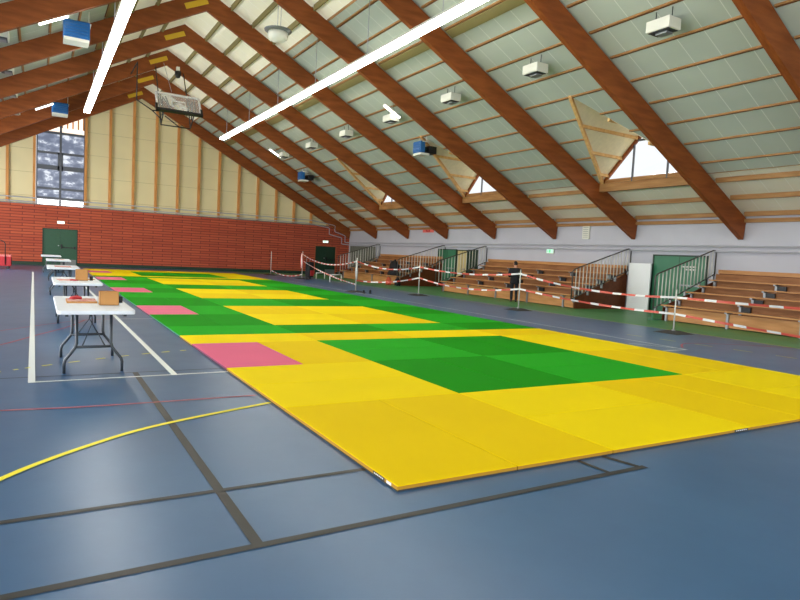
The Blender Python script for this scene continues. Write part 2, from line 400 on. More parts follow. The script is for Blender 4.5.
# doors of that wall
def side_door(y0, y1, z1, name, m, panel=None):
    d = struct(MB().box(XW-.05, XW-.005, y0+.05, y1-.05, .01, z1-.05).build(name, m))
    MB().box(XW-.07, XW-.005, y0, y0+.05, 0, z1).box(XW-.07, XW-.005, y1-.05, y1, 0, z1).box(XW-.07, XW-.005, y0, y1, z1-.05, z1).build('door_frame', M['dark_green'], d)
    MB().box(XW-.056, XW-.05, (y0+y1)/2-.006, (y0+y1)/2+.006, .02, z1-.06).build('door_seam', M['dark_green'], d)
    MB().box(XW-.1, XW-.05, y0+.15, (y0+y1)/2-.1, 1.0, 1.05).build('push_bar', M['grey_metal'], d)
    return d
d3 = side_door(8.85, 10.92, 2.03, 'door_3', M['right_green'])
# lettering block above the push bar of that door (unreadable from here: short white strokes)
b = MB()
for r_, n in ((0, 9), (1, 7)):
    for i in range(n): b.box(XW-.062, XW-.055, 9.25+i*.062, 9.29+i*.062, 1.62-r_*.09, 1.67-r_*.09)
b.build('door_lettering', M['paper'], d3)
side_door(22.75, 24.45, 2.02, 'door_4', M['right_green'])
side_door(20.95, 21.75, 2.02, 'door_5', M['dark_green'])
side_door(21.8, 22.7, 2.0, 'door_6', M['beige'])
# grey louvred gate near the corner
g = struct(MB().box(XW-.1, XW-.03, 31.65, 35.3, .0, 2.05).build('wall_louvre', M['louvre']))

# pipes along both walls
def pipe(pts, r=.028): return MB().tube(pts, r, 8).build('wall_pipe', M['pipe'])
x = YE-.16
tag(pipe([(XL+.1, x, 3.62), (13.7, x, 3.62), (13.85, x, 3.6), (15.35, x, 3.4), (15.5, x, 3.35), (15.5, x, 3.0), (15.55, x, 2.95), (16.25, x, 2.75), (16.3, x, 2.7), (16.3, x, 2.31), (16.35, x-.05, 2.27), (16.55, x-.2, 2.27), (16.58, x-.4, 2.27), (16.58, -6, 2.37)]),
    'upper grey pipe running over the red brick wall and along the white wall', 'pipe')
tag(pipe([(XL+.1, x, 3.4), (13.4, x, 3.4), (13.5, x, 3.4), (15.0, x, 3.2), (15.1, x, 3.15), (15.1, x, 2.8), (15.15, x, 2.75), (16.0, x, 2.58), (16.05, x, 2.53), (16.05, x, 2.2), (16.1, x, 2.15), (16.5, x-.2, 2.12), (16.56, x-.4, 2.12), (16.58, -6, 2.2)]),
    'lower grey pipe running along the top of the brick wall and the white wall', 'pipe')

# ------------------------------------------------------------------ roof: rafters
def bentprofile():
    return
for k, yc in enumerate(RY):
    top = [(XL, zt(XL)), (R, zt(R)), (XW, zt(XW))]
    bot = [(XL+.02, zb(XL)), (R, zb(R)), (16.62, zb(16.62))]
    b = MB()
    for (a, c) in ((0, 1), (1, 2)):
        p = [bot[a], bot[c], top[c], top[a]]
        prism_y(b, p, yc-RW/2, yc+RW/2)
    o = struct(b.build('roof_beam', M['rafter']))
    # yellow plate near the apex
    c0 = Vector((R-.75, yc-RW/2-.01, zb(R-.75)+.36)); c1 = Vector((R+.0, yc-RW/2-.01, zb(R)+.31))
    MB().bar(c0, c1, .02, .19, (0,0,1)).build('yellow_plate', M['plate'], o)

# purlins and ceiling panels
DORM = {4: 1, 6: 1, 8: 1, 2: 1}    # bay index (rafter k to k+1) that holds a dormer on the bleacher side
PX = 11.03; GX = 14.68
def purlin_span(b, x, dz0, dz1, w, slope_sign):
    for k in range(len(RY)-1):
        a, c = RY[k]+RW/2, RY[k+1]-RW/2; segs = [(a, c)]
        if slope_sign > 0 and k in DORM and PX < x < GX-.1:
            mid = (a+c)/2; h = (x-PX)/(GX-PX)*(c-a)/2
            segs = [(a, mid-h), (mid+h, c)]
        for s0, s1 in segs:
            if s1-s0 > .08: b.box(x-w/2, x+w/2, s0, s1, zt(x)+dz0, zt(x)+dz1)
rowx = [11.83+.79*i for i in range(-10, 7)]
for i, x in enumerate(rowx):
    if x <= R+.2: continue
    deep = x < 6.2 or x > 14.5
    for sgn in (1, -1):
        xx = x if sgn > 0 else 2*R-x
        b = MB()
        if deep: purlin_span(b, xx, -.05 if x < 7 else .0, .14, .06, sgn)
        else:
            purlin_span(b, xx, .035, .08, .05, sgn); nf = len(b.f)
            purlin_span(b, xx+.04*sgn, .05, .08, .022, sgn)  # dark strip painting the shadow gap beside each purlin
            for q_ in range(nf, len(b.f)): b.m[q_] = 1
        struct(b.build('roof_purlin', [M['olive'] if (deep and x < 7) else M['purlin'], M['side']]))
def quad(b, pts, off):
    vs = [Vector((p[0], p[1], zt(p[0])+off)) for p in pts]; n = len(vs)
    vt = [v+Vector((0,0,.06)) for v in vs]
    b.add(vs+vt, [list(range(n))[::-1], list(range(n, 2*n))]+[(i, (i+1) % n, n+(i+1) % n, n+i) for i in range(n)])
Y0, Y1 = RY[0]-RW/2, YE+.25
mid = MB(); ridge_r = MB(); low = MB(); midl = MB()
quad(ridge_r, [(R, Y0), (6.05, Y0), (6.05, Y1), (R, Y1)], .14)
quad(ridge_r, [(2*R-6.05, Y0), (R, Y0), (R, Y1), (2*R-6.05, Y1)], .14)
quad(low, [(GX, Y0), (XW+.2, Y0), (XW+.2, Y1), (GX, Y1)], .14)
quad(midl, [(XL-.2, Y0), (2*R-6.05, Y0), (2*R-6.05, Y1), (XL-.2, Y1)], .07)
for k in range(len(RY)-1):
    a, c = RY[k], RY[k+1]
    if k == len(RY)-2: c = Y1
    if k in DORM:
        m_ = (RY[k]+RY[k+1])/2
        quad(mid, [(6.05, a), (PX, a), (PX, c), (6.05, c)], .07)
        quad(mid, [(PX, a), (GX, a), (PX, m_)], .07); quad(mid, [(PX, c), (PX, m_), (GX, c)], .07)
    else: quad(mid, [(6.05, a), (GX, a), (GX, c), (6.05, c)], .07)
struct(mid.build('ceiling_right', M['acoustic'])); struct(midl.build('ceiling_left', M['acoustic']))
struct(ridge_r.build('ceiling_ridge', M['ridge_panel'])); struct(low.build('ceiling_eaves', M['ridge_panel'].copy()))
bpy.data.objects['ceiling_eaves'].data.materials[0].node_tree.nodes['Principled BSDF'].inputs['Emission Strength'].default_value = 0
# closing strips between the roof levels
b = MB()
for x, s in ((6.05, 1), (GX, 1)): b.box(x-.02, x+.02, Y0, Y1, zt(x)+.07, zt(x)+.2)
b2 = MB().box(2*R-6.07, 2*R-6.03, Y0, Y1, zt(6.05)+.07, zt(6.05)+.2)
struct(b.build('trim_4', M['purlin'])); struct(b2.build('trim_5', M['purlin']))
# olive bands painting the light strips' shadow onto the ceiling
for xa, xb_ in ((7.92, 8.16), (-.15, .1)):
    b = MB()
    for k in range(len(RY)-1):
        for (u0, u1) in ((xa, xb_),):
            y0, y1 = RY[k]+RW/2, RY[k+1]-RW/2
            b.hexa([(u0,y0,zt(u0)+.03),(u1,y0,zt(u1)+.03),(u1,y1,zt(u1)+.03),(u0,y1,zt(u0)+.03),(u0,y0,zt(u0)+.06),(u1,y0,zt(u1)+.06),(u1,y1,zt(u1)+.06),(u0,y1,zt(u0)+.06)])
    struct(b.build('ceiling_shade_band', M['olive']))

# dormers
for k in DORM:
    a, c = RY[k]+RW/2, RY[k+1]-RW/2; m_ = (RY[k]+RY[k+1])/2
    z1 = zt(GX)+.07; za = zt(PX)+.07
    A = Vector((GX, m_, za)); P1 = Vector((PX, m_, za)); P2 = Vector((GX, c, z1)); P3 = Vector((GX, a, z1))
    roof = MB()
    n1 = Vector((0,0,.07))
    for q in ((P1, A, P2), (P1, P3, A)):
        roof.add([*q]+[v+n1 for v in q], [(2,1,0),(3,4,5),(0,1,4,3),(1,2,5,4),(2,0,3,5)])
    o = struct(roof.build('ceiling_dormer', M['dormer_panel']))
    fr = MB()
    for P in (P2,):
        ins = Vector((0, .05 if P is P3 else -.05, -.08))
        fr.bar(P1+Vector((0,0,.06)), P+ins+Vector((0,0,.15)), .09, .24)
    fr.bar(P1+Vector((0,0,.2)), P3+Vector((0,.05,.27)), .04, .16)
    fr.build('valley_board', M['ply'], o)
    pr = MB()
    for t in (.25, .5, .75):
        x = PX+(GX-PX)*t
        for s in (1, -1):
            e = Vector((x, m_+s*(x-PX)/(GX-PX)*(c-a)/2, zt(x)+.04)); top = Vector((x, m_+s*.03, za-.05))
            # rafter lath lying under the sloping lining, parallel to the gable
            p0 = e; p1 = Vector((x, m_+s*.04, za-.06)); pr.bar(p0, p1, .06, .09)
    # laths run from the valley towards the gable instead
    pr = MB()
    for t in (.28, .58, .85):
        for s, P in ((1, P2), (-1, P3)):
            p0 = P1.lerp(P, t)+Vector((0, 0, -.04)); p1 = A.lerp(P, t)+Vector((0, 0, -.05)); pr.bar(p0, p1, .07, .09)
    pr.build('lath', M['ply'], o)
    rk = MB()
    for P in (P2, P3): rk.bar(A+Vector((0,0,-.04)), P+Vector((0,0,-.02)), .1, .14)
    rk.build('rake_board', M['rafter'], o)
    MB().box(GX-.09, GX+.07, a, c, z1-.28, z1-.02).build('sill_beam', M['purlin'], o)
    wn = struct(MB().add([P2, P3, A], [(0,1,2)]).build('window_%d' % (k+10), M['clear']))
    mu = MB()
    for f in (-.34, .34):
        y = m_+f*(c-a)/2; mu.box(GX-.025, GX+.025, y-.025, y+.025, z1, z1+(za-z1)*(1-abs(f)))
    zz = z1+(za-z1)*.66; hw = (c-a)/2*.34
    mu.box(GX-.025, GX+.025, m_-hw, m_+hw, zz-.03, zz+.03)
    mu.build('mullion', M['frame'], wn)

# ------------------------------------------------------------------ judo mats
XM = {0:0, 1:1.0, 2:2.0, 3:2.97, 4:3.93, 5:4.92, 6:5.9, 7:6.84, 8:7.77}
YK = [(0,0),(2,2.10),(4,4.13),(6,6.10),(7,7.01),(8,8.2),(12,12.13),(14,14.4),(18,18.25),(20,20.5),(24,24.6),(25,25.5),(26,26.2),(30,30.2),(32,32.2)]
def YM(n):
    for (a, u), (b_, v) in zip(YK, YK[1:]):
        if a <= n <= b_: return u+(v-u)*(n-a)/(b_-a)
def mat_colour(x, y):
    inner = 2 <= x < 6
    if y < 7:
        if inner and 2 <= y < 6: return 'green'
        if x < 1 and 4 <= y < 6: return 'pink'
        return 'yellow'
    if y < 25:
        if inner and (8 <= y < 12 or 14 <= y < 18 or 20 <= y < 24): return 'yellow'
        if x < 1 and (10 <= y < 12 or 16 <= y < 18 or 22 <= y < 24): return 'pink'
        return 'green'
    if inner and 26 <= y < 30: return 'green'
    if x < 1 and 28 <= y < 30: return 'pink'
    return 'yellow'
TOPS = {}
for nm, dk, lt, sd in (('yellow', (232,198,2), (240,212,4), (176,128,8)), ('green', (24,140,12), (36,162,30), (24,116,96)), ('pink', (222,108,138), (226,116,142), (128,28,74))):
    TOPS[nm, 0] = tatami(nm+'_tatami_sheen_dark', dk, (8, 1, 1)); TOPS[nm, 1] = tatami(nm+'_tatami_sheen_light', lt, (1, 8, 1))  # sheen of the lay direction put into the colour as two tones
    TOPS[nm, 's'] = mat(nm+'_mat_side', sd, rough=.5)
ZONE = lambda y: 'yellow bordered near area' if y < 7 else ('green run of mats' if y < 25 else 'yellow bordered far area')
H = .04
def add_mat(x0, x1, y0, y1, shade):
    c = mat_colour(x0, y0); g = .004
    X0, X1, YA, YB = XM[x0]+g, XM[x1]-g, YM(y0)+g, YM(y1)-g
    cx, cy = (X0+X1)/2, (YA+YB)/2
    b = MB(); hx, hy = (X1-X0)/2, (YB-YA)/2; e = .005
    # black anti-slip underside, coloured flank, softened rim, top
    rings = [(0, .001, 0), (.011, .001, 0), (.0115, 0, 2), (H-e, 0, 2), (H, e, 1)]
    vs = []
    for z, ins, _ in rings:
        vs += [(-hx+ins, -hy+ins, z), (hx-ins, -hy+ins, z), (hx-ins, hy-ins, z), (-hx+ins, hy-ins, z)]
    b.add(vs, [(3,2,1,0)], 0)
    for i in range(4):
        mi = (0, 0, 2, 1)[i]; o = len(b.v)-len(vs)
        for k in range(4):
            b.f.append([o+i*4+k, o+i*4+(k+1) % 4, o+(i+1)*4+(k+1) % 4, o+(i+1)*4+k]); b.m.append(mi); b.sm.append(False)
    b.f.append([16, 17, 18, 19]); b.m.append(1); b.sm.append(False)
    o = b.build('judo_mat', [M['rubber'], TOPS[c, shade], TOPS[c, 's']])
    o.location = (cx, cy, 0)
    long_ = 'lying crossways' if x1-x0 == 2 else 'lying lengthways'
    rowt = '%s metre from the near edge' % (ORD[int(y0)] if y0 < 17 else str(int(y0)+1)+'th')
    colt = 'touching the edge beside the tables' if x0 == 0 else ('touching the edge beside the bleachers' if x1 == 8 else '%s metre from the table edge' % ORD[int(x0)])
    tag(o, '%s judo mat %s, %s, %s' % (c, 'crossways' if x1-x0 == 2 else 'lengthways', rowt, colt), 'mat', 'judo mats covering the hall floor')
    return o
mats = {}
y = 0
rows = [(0,2),(2,4),(4,6),(6,8),(8,10),(10,12),(12,14),(14,16),(16,18),(18,20),(20,22),(22,24),(24,26),(26,28),(28,30),(30,32)]
for ri, (y0, y1) in enumerate(rows):
    for ci in range(4):
        x0 = ci*2; par = (ri+ci) % 2; split = ri in (3, 12)
        if split or (par == 1 and not (ci == 0 and mat_colour(0, y0) == 'pink')):
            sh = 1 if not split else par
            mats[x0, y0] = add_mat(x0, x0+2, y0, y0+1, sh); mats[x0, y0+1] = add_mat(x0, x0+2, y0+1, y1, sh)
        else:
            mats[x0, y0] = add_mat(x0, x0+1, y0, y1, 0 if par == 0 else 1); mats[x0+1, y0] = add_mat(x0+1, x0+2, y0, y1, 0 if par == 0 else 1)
# sewn labels on the flanks
def side_tag(mt, p0, p1, z0, z1, nrm, white):
    loc = Vector(mt.location); a = Vector(p0)-loc; b_ = Vector(p1)-loc; n = Vector(nrm)
    q = MB(); d = (b_-a)
    def plate(t0, t1, za, zb_, off, mi):
        A_ = a+d*t0+n*off; B_ = a+d*t1+n*off
        q.add([(A_.x, A_.y, za), (B_.x, B_.y, za), (B_.x, B_.y, zb_), (A_.x, A_.y, zb_)], [(0,1,2,3)], mi)
    plate(0, 1, z0, z1, .002, 1 if white else 0)
    if not white:
        for i in range(6): plate(.1+i*.14, .19+i*.14, z0+.006, z1-.006, .003, 1)
    q.build('sewn_label', [M['black'], M['paper']], mt)
m0 = mats[0, 0]
side_tag(m0, (.004, .33, 0), (.004, .17, 0), .012, .034, (-1,0,0), False)
side_tag(m0, (.004, .145, 0), (.004, .08, 0), .012, .032, (-1,0,0), True)
side_tag(mats[2, 0], (3.66, .004, 0), (3.88, .004, 0), .012, .034, (0,-1,0), False)

# ------------------------------------------------------------------ folding tables
def make_table():
    t = empty('folding_table', (0,0,0))
    W, L_, h = .76, 1.9, .745
    b = MB(); n = 6; r = .05; out = []
    for cx, cy, a0 in ((W/2-r, L_/2-r, 0), (-W/2+r, L_/2-r, 90), (-W/2+r, -L_/2+r, 180), (W/2-r, -L_/2+r, 270)):
        for i in range(n+1):
            a = math.radians(a0+90*i/n); out.append((cx+r*math.cos(a), cy+r*math.sin(a)))
    N_ = len(out)
    vs = []
    for z, s in ((h-.045, .985), (h-.04, 1), (h-.006, 1), (h, .993)): vs += [(x*s, y*s, z) for x, y in out]
    fs = [list(range(N_))[::-1], list(range(3*N_, 4*N_))]
    for q in range(3):
        for i in range(N_): fs.append((q*N_+i, q*N_+(i+1) % N_, (q+1)*N_+(i+1) % N_, (q+1)*N_+i))
    b.add(vs, fs).build('tabletop', M['tabletop'], t)
    MB().box(-.3, -.27, -.85, .85, h-.075, h-.045).box(.27, .3, -.85, .85, h-.075, h-.045).build('under_rail', M['leg'], t)
    for s in (-1, 1):
        y = s*.52
        for sx in (-1, 1):
            MB().tube([(sx*.175, y, h-.05), (sx*.175, y, .33), (sx*.19, y+s*.01, .28), (sx*.285, y+s*.02, .15), (sx*.295, y+s*.02, .11), (sx*.295, y+s*.02, 0)], .0165, 8).build('leg', M['leg'], t)
        MB().tube([(-.19, y, .29), (.19, y, .29)], .016, 8).tube([(-.175, y, h-.07), (.175, y, h-.07)], .014, 8).build('crossbar', M['leg'], t)
        MB().tube([(-.12, y, .29), (0, s*.22, h-.22), (.12, y, .29)], .008, 6).tube([(0, s*.22, h-.22), (0, s*.1, h-.06)], .008, 6).build('brace', M['leg'], t)
    return t
tl = ['near', '', '', '', '']
TB = [(-1.42, 4.98, 'white folding table carrying a cardboard box and red cloth, nearest the yellow mats'),
      (-1.37, 9.65, 'white folding table carrying a smaller cardboard box, second in the row from the camera end'),
      (-1.4, 15.9, 'white folding table with pinkish papers, middle one of the row of five'),
      (-1.36, 22.3, 'white folding table with one pale paper, fourth in the row towards the green door'),
      (-1.5, 28.2, 'white folding table standing last in the row, just before the green double door')]
t0 = make_table()
for i, (x, y, lb) in enumerate(TB):
    o = t0 if i == 0 else copy_tree(t0)
    o.location = (x, y, 0); tag(o, lb, 'table', 'folding tables in a row beside the mats')

TZ = .745
def open_box(x, y, z, w, d, h, lab, rz=0):
    o = empty('cardboard_box', (x, y, z), rz, lab, 'box')
    t = .006
    MB().box(-w/2, w/2, -d/2, -d/2+t, 0, h).box(-w/2, w/2, d/2-t, d/2, 0, h).box(-w/2, -w/2+t, -d/2, d/2, 0, h).box(w/2-t, w/2, -d/2, d/2, 0, h).box(-w/2, w/2, -d/2, d/2, 0, t).build('carton', M['cardboard'], o)
    MB().box(-w/2+.01, w/2-.01, d/2, d/2+.08, h-.006, h).build('flap', M['cardboard_dark'], o)
    return o
open_box(-1.25, 4.72, TZ, .205, .16, .155, 'brown cardboard box on the table nearest the yellow mats')
open_box(-1.28, 9.55, TZ, .2, .2, .2, 'brown cardboard box on the second folding table')
def tray(x, y, z, w, d, lab, m='pinkpaper'):
    o = empty('paper_tray', (x, y, z), 0, lab, 'tray')
    MB().box(-w/2, w/2, -d/2, d/2, 0, .022).build('tray_base', M['cardboard'], o)
    MB().box(-w/2+.01, w/2-.01, -d/2+.01, d/2-.01, .022, .025).build('printed_sheet', M[m], o)
    return o
tray(-1.52, 5.1, TZ, .32, .42, 'flat cardboard tray of printed sheets under red cloth on the nearest table')
def blob(name, loc, sx, sy, sz, m, lab, cat, seed=0):
    random.seed(seed); bm = bmesh.new(); bmesh.ops.create_icosphere(bm, subdivisions=3, radius=1)
    for v in bm.verts:
        n_ = 1+.18*math.sin(v.co.x*5+seed)*math.cos(v.co.y*4)+random.uniform(-.05, .05)
        v.co = Vector((v.co.x*sx*n_, v.co.y*sy*n_, max(v.co.z, -.35)*sz*n_+sz*.35*n_*0))
    mz = min(v.co.z for v in bm.verts)
    for v in bm.verts: v.co.z -= mz
    me = bpy.data.meshes.new(name); bm.to_mesh(me); bm.free(); me.materials.append(m)
    for p in me.polygons: p.use_smooth = True
    o = bpy.data.objects.new(name, me); COL.objects.link(o); o.location = loc
    return tag(o, lab, cat)
blob('red_cloth', (-1.57, 5.2, TZ+.0245), .07, .07, .03, M['red'], 'crumpled red cloth lying on the tray of the nearest table', 'cloth', 1)
o = empty('pen_holder', (-1.1, 5.0, TZ), 0, 'small black pen holder beside the cardboard box on the nearest table', 'pen holder')
MB().lathe([(.0,0),(.028,0),(.03,.075),(.026,.075),(.024,.01),(0,.01)], (0,0,0), 14).build('cup', M['black'], o)
MB().tube([(0,0,.012),(.012,.01,.12)], .004, 6).tube([(.005,-.005,.012),(-.015,0,.11)], .004, 6).build('pen', M['leg'], o)
def sheet(x, y, rz, lab, m, w=.21, d=.3, z=TZ):
    o = MB().box(-w/2, w/2, -d/2, d/2, 0, .003).build('paper_sheet', M[m]); o.location = (x, y, z); o.rotation_euler = (0,0,rz)
    return tag(o, lab, 'paper')
sheet(-1.2, 5.35, .3, 'white sheet of paper behind the cardboard box on the nearest table', 'paper')
sheet(-1.52, 9.6, .1, 'printed sheet on the second folding table beside its box', 'pinkpaper', .3, .5)
sheet(-1.12, 9.9, -.2, 'pale sheet on the corner of the second table near the mats', 'cardboard', .16, .4)
blob('red_cloth', (-1.42, 9.38, TZ), .07, .05, .02, M['red'], 'small red cloth in front of the box on the second table', 'cloth', 3)
MBb = empty('pen_holder', (-1.12, 9.55, TZ), 0, 'small black cup beside the box on the second table', 'pen holder')
MB().lathe([(.0,0),(.028,0),(.03,.08),(.026,.08),(.024,.01),(0,.01)], (0,0,0), 14).build('cup', M['black'], MBb)
sheet(-1.4, 15.9, 0, 'large pinkish printed sheet on the middle folding table', 'pinkpaper', .4, .9)
sheet(-1.3, 22.2, .2, 'pale printed sheet on the fourth folding table', 'pinkpaper', .3, .6)

# ------------------------------------------------------------------ bleachers
BX = [13.95, 14.62, 15.28, 15.95, 16.35]; BZ = [.48, .68, .88, 1.08, 1.28]
def bleacher(y0, y1, label, front_posts=5):
    o = empty('bleacher', (13.95, (y0+y1)/2, 0), 0, label, 'bleacher', 'wooden bleachers along the white wall')
    ox, oy = 13.95, (y0+y1)/2
    a, b_ = y0-oy, y1-oy
    RX = [13.95+.56*i for i in range(5)]
    for i in range(5):
        x = RX[i]-ox; z = BZ[i]; xb = x+.56 if i < 4 else XW-.03-ox
        MB().box(x-.04, x+.25, a, b_, z-.035, z).build('seat_board', M['seat'], o)
        # foot deck behind the seat, riser under the next seat
        if i < 4:
            MB().box(x+.27, xb+.12, a+.02, b_-.02, z-.16, z-.13).build('foot_deck', M['riser'], o)
            MB().box(xb+.16, xb+.19, a+.02, b_-.02, z-.13, z+.15).build('riser_board', M['riser'], o)
        n = int((b_-a)/1.87)+1
        for k in range(n):
            yy = b_-.12-1.87*k
            q = MB(); xx = x+.1; 
            base = 0 if i == 0 else BZ[i-1]-.14
            prism_y(q, [(xx-.03,base),(xx+.03,base),(xx+.03,z-.08),(xx+.14,z-.07),(xx+.14,z-.036),(xx-.12,z-.036),(xx-.12,z-.07),(xx-.03,z-.08)], yy-.032, yy+.032)
            q.build('bracket', M['grey_metal'], o)
            if i > 0 and k > 0:
                MB().box(xx-.02, xx+.03, yy-.28, yy-.03, BZ[i-1]-.06, z-.08).build('socket', M['black'], o)
    MB().box(.12, .15, a+.05, b_-.05, .03, .4).build('front_board', M['seat'], o)
    MB().box(XW-.09-ox, XW-.05-ox, a, b_, 1.48, 1.6).build('backrest_board', M['seat'], o)
    MB().box(XW-.03-ox, XW-.01-ox, a, b_, 1.0, 1.59).build('dark_gap_board', M['side'], o)  # dark board behind, fills the gap below the backrest with a dark tone
    MB().box(XW-.2-ox, XW-.16-ox, a, b_, 1.18, 1.46).build('riser_board', M['riser'], o)
    for yy in (a-.035, b_+.005):
        poly = [(.1, 0), (XW-.05-ox, 0), (XW-.05-ox, 1.28), (.1, .42)]
        q = MB(); prism_y(q, poly, yy, yy+.03); q.build('side_panel', M['side'], o)
    return o
bleacher(.1, 8.45, 'wooden bleacher beyond the green door, in front of the stanchion with the big rubber base')
bleacher(12.0, 20.1, 'wooden bleacher behind the standing person, between the white board and beige door')
bleacher(23.95, 30.9, 'wooden bleacher holding the black coats, nearest the brick wall corner')

# guard railings at the bleacher ends
def railing(y, label, end_post=True):
    o = empty('guard_railing', (13.8, y, 0), 0, label, 'railing', 'sloping guard railings at the bleacher ends')
    top = [(0, 1.3), (.1, 1.38), (2.72, 2.2), (2.82, 2.2), (2.88, 2.12)]
    MB().tube([(0, 0, .3), (0, 0, 1.28)]+[(x, 0, z) for x, z in top]+[(2.88, 0, 1.4)], .022, 8).build('top_rail', M['dark_rail'], o)
    MB().tube([(0, 0, .34), (2.88, 0, 1.45)], .018, 8).build('bottom_rail', M['dark_rail'], o)
    for i in range(1, 17):
        x = 2.88*i/17; z0 = .34+1.11*x/2.88; z1 = 1.35+.82*x/2.72 if x < 2.72 else 2.18
        MB().tube([(x, 0, z0), (x, 0, z1)], .016, 6).build('baluster', M['rail'], o)
    for i in range(5):
        x = .12+.67*i; z = .34+1.11*x/2.88
        MB().box(x-.03, x+.03, -.03, .03, z-.16, z).build('bracket', M['grey_metal'], o)
    return o
ra = railing(8.62, 'sloping guard railing in front of the green door with white lettering')
railing(11.9, 'sloping guard railing beside the leaning white board')
railing(20.3, 'sloping guard railing in front of the beige door')
railing(23.85, 'sloping guard railing on the brown end panel beyond the beige door')
railing(31.1, 'sloping guard railing next to the grey louvred gate in the corner')
# low steel foot of the first railing
MB().box(-.05, .3, -.1, .1, 0, .03).box(-.02, .02, -.02, .02, .03, .32).build('foot', M['right_green'], ra)

# white board leaning at the wall
o = MB().box(16.45, 16.5, 10.84, 11.75, 0, 1.7).build('white_board', M['white_sheet'])
tag(o, 'plain white board standing between the bleacher side panel and the green door', 'board')

# ------------------------------------------------------------------ stanchions and tape
def stanchion(x, y, h, label, base=True):
    o = empty('stanchion', (x, y, 0), 0, label, 'stanchion', 'metal posts holding the barrier tape')
    MB().tube([(0,0,.05), (0,0,h)], .018, 10).build('pole', M['rail'], o)
    q = MB(); hx = .34
    q.hexa([(-hx,-hx,0),(hx,-hx,0),(hx,hx,0),(-hx,hx,0),(-.12,-.12,.06),(.12,-.12,.06),(.12,.12,.06),(-.12,.12,.06)])
    q.build('rubber_base', M['rubber'], o)
    MB().lathe([(0,.05),(.05,.05),(.045,.08),(.02,.09)], (0,0,0), 12).build('socket', M['grey_metal'], o)
    return o
ST = [(11.2, 6.05, 1.05), (11.1, 11.5, 1.28), (10.95, 17.2, 1.3), (8.88, 18.6, 1.36), (10.4, 28.3, 1.5), (9.95, 32.2, 1.4), (11.35, .6, 1.1)]
LB = ['metal stanchion on a black rubber base before the bleacher beyond the green door',
      'metal stanchion standing in front of the person in black', 'metal stanchion before the brown end panel of the far bleacher',
      'metal stanchion wrapped in bunched tape before the dark green brick-wall door', 'metal stanchion with a red tape tail beside the black cart',
      'thin metal stanchion alone close to the brick wall', 'metal stanchion holding the tape at the near end of the bleachers']
for (x, y, h), lb in zip(ST, LB): stanchion(x, y, h, lb)
def tape(p0, p1, sag, label, w=.055, seg=.36):
    p0, p1 = Vector(p0), Vector(p1); L_ = (p1-p0).length; n = max(4, int(L_/.14)); b = MB()
    side = (p1-p0).cross(Vector((0,0,1))).normalized()
    pts = []
    for i in range(n+1):
        t = i/n; p = p0.lerp(p1, t); p.z -= sag*4*t*(1-t); tw = .5*math.sin(t*9+L_)
        dv = Vector((0,0,math.cos(tw)))*w/2+side*math.sin(tw)*w/2; pts.append((p-dv, p+dv))
    for i in range(n):
        a, c = pts[i], pts[i+1]; mi = int((i/n*L_)/seg) % 2
        b.add([a[0], c[0], c[1], a[1]], [(0,1,2,3)], mi)
    o = b.build('barrier_tape', [M['tape_white'], M['tape_red']]); return tag(o, label, 'barrier tape', 'red and white barrier tapes strung between the stanchions')
def at(i, z): return (ST[i][0], ST[i][1], z)
tape(at(6,.92), at(0,.86), .03, 'upper red and white tape running out past the bleacher beyond the green door')
tape(at(6,.2), at(0,.46), .03, 'lower red and white tape running out past the bleacher beyond the green door')
tape(at(0,.86), at(1,1.15), .16, 'upper red and white tape from the big rubber base to the post by the person')
tape(at(0,.46), at(1,.67), .08, 'lower red and white tape from the big rubber base to the post by the person')
tape(at(1,1.15), at(2,1.13), .14, 'upper red and white tape passing in front of the beige door bleacher')
tape(at(1,.67), at(2,.7), .2, 'lower red and white tape passing in front of the beige door bleacher')
tape(at(2,1.13), at(3,1.22), .2, 'upper tape in front of the bleacher with the black coats', seg=.2)
tape(at(2,.7), at(3,.46), .12, 'lower tape in front of the bleacher with the black coats', seg=.2)
tape(at(3,1.22), at(4,1.35), .32, 'upper tape across the dark door in the brick wall', seg=.3)
tape(at(3,.3), at(4,1.0), .12, 'lower tape sloping down before the dark door in the brick wall', seg=.2)
tape(at(4,.25), at(5,.3), .2, 'slack tape lying low between the red tail and the lone post', seg=.25)
# bunched tape hanging from two posts
def bunch(x, y, z0, z1, r_, m, label):
    b = MB(); random.seed(int(x*10))
    for k in range(5):
        a = k*1.3; pts = [(x+.02*math.cos(a), y+.02*math.sin(a), z1)]
        for j in range(1, 6):
            t = j/5; pts.append((x+r_*math.cos(a+t)*math.sin(t*2.6)*.9, y+r_*math.sin(a+t)*math.sin(t*2.6)*.9, z1+(z0-z1)*t))
        b.tube(pts, [.012, .03, .035, .04, .03, .015], 6, mi=k % 2)
    return tag(b.build('tape_bundle', m), label, 'barrier tape')
bunch(8.86, 18.55, .5, 1.2, .025, [M['pipe'], M['rail']], 'grey white bunch of tape wound round the post before the dark door')
bunch(10.3, 28.15, .6, 1.4, .05, [M['sign_red'], M['tape_white']], 'red and white tape tail hanging from the post by the black cart')

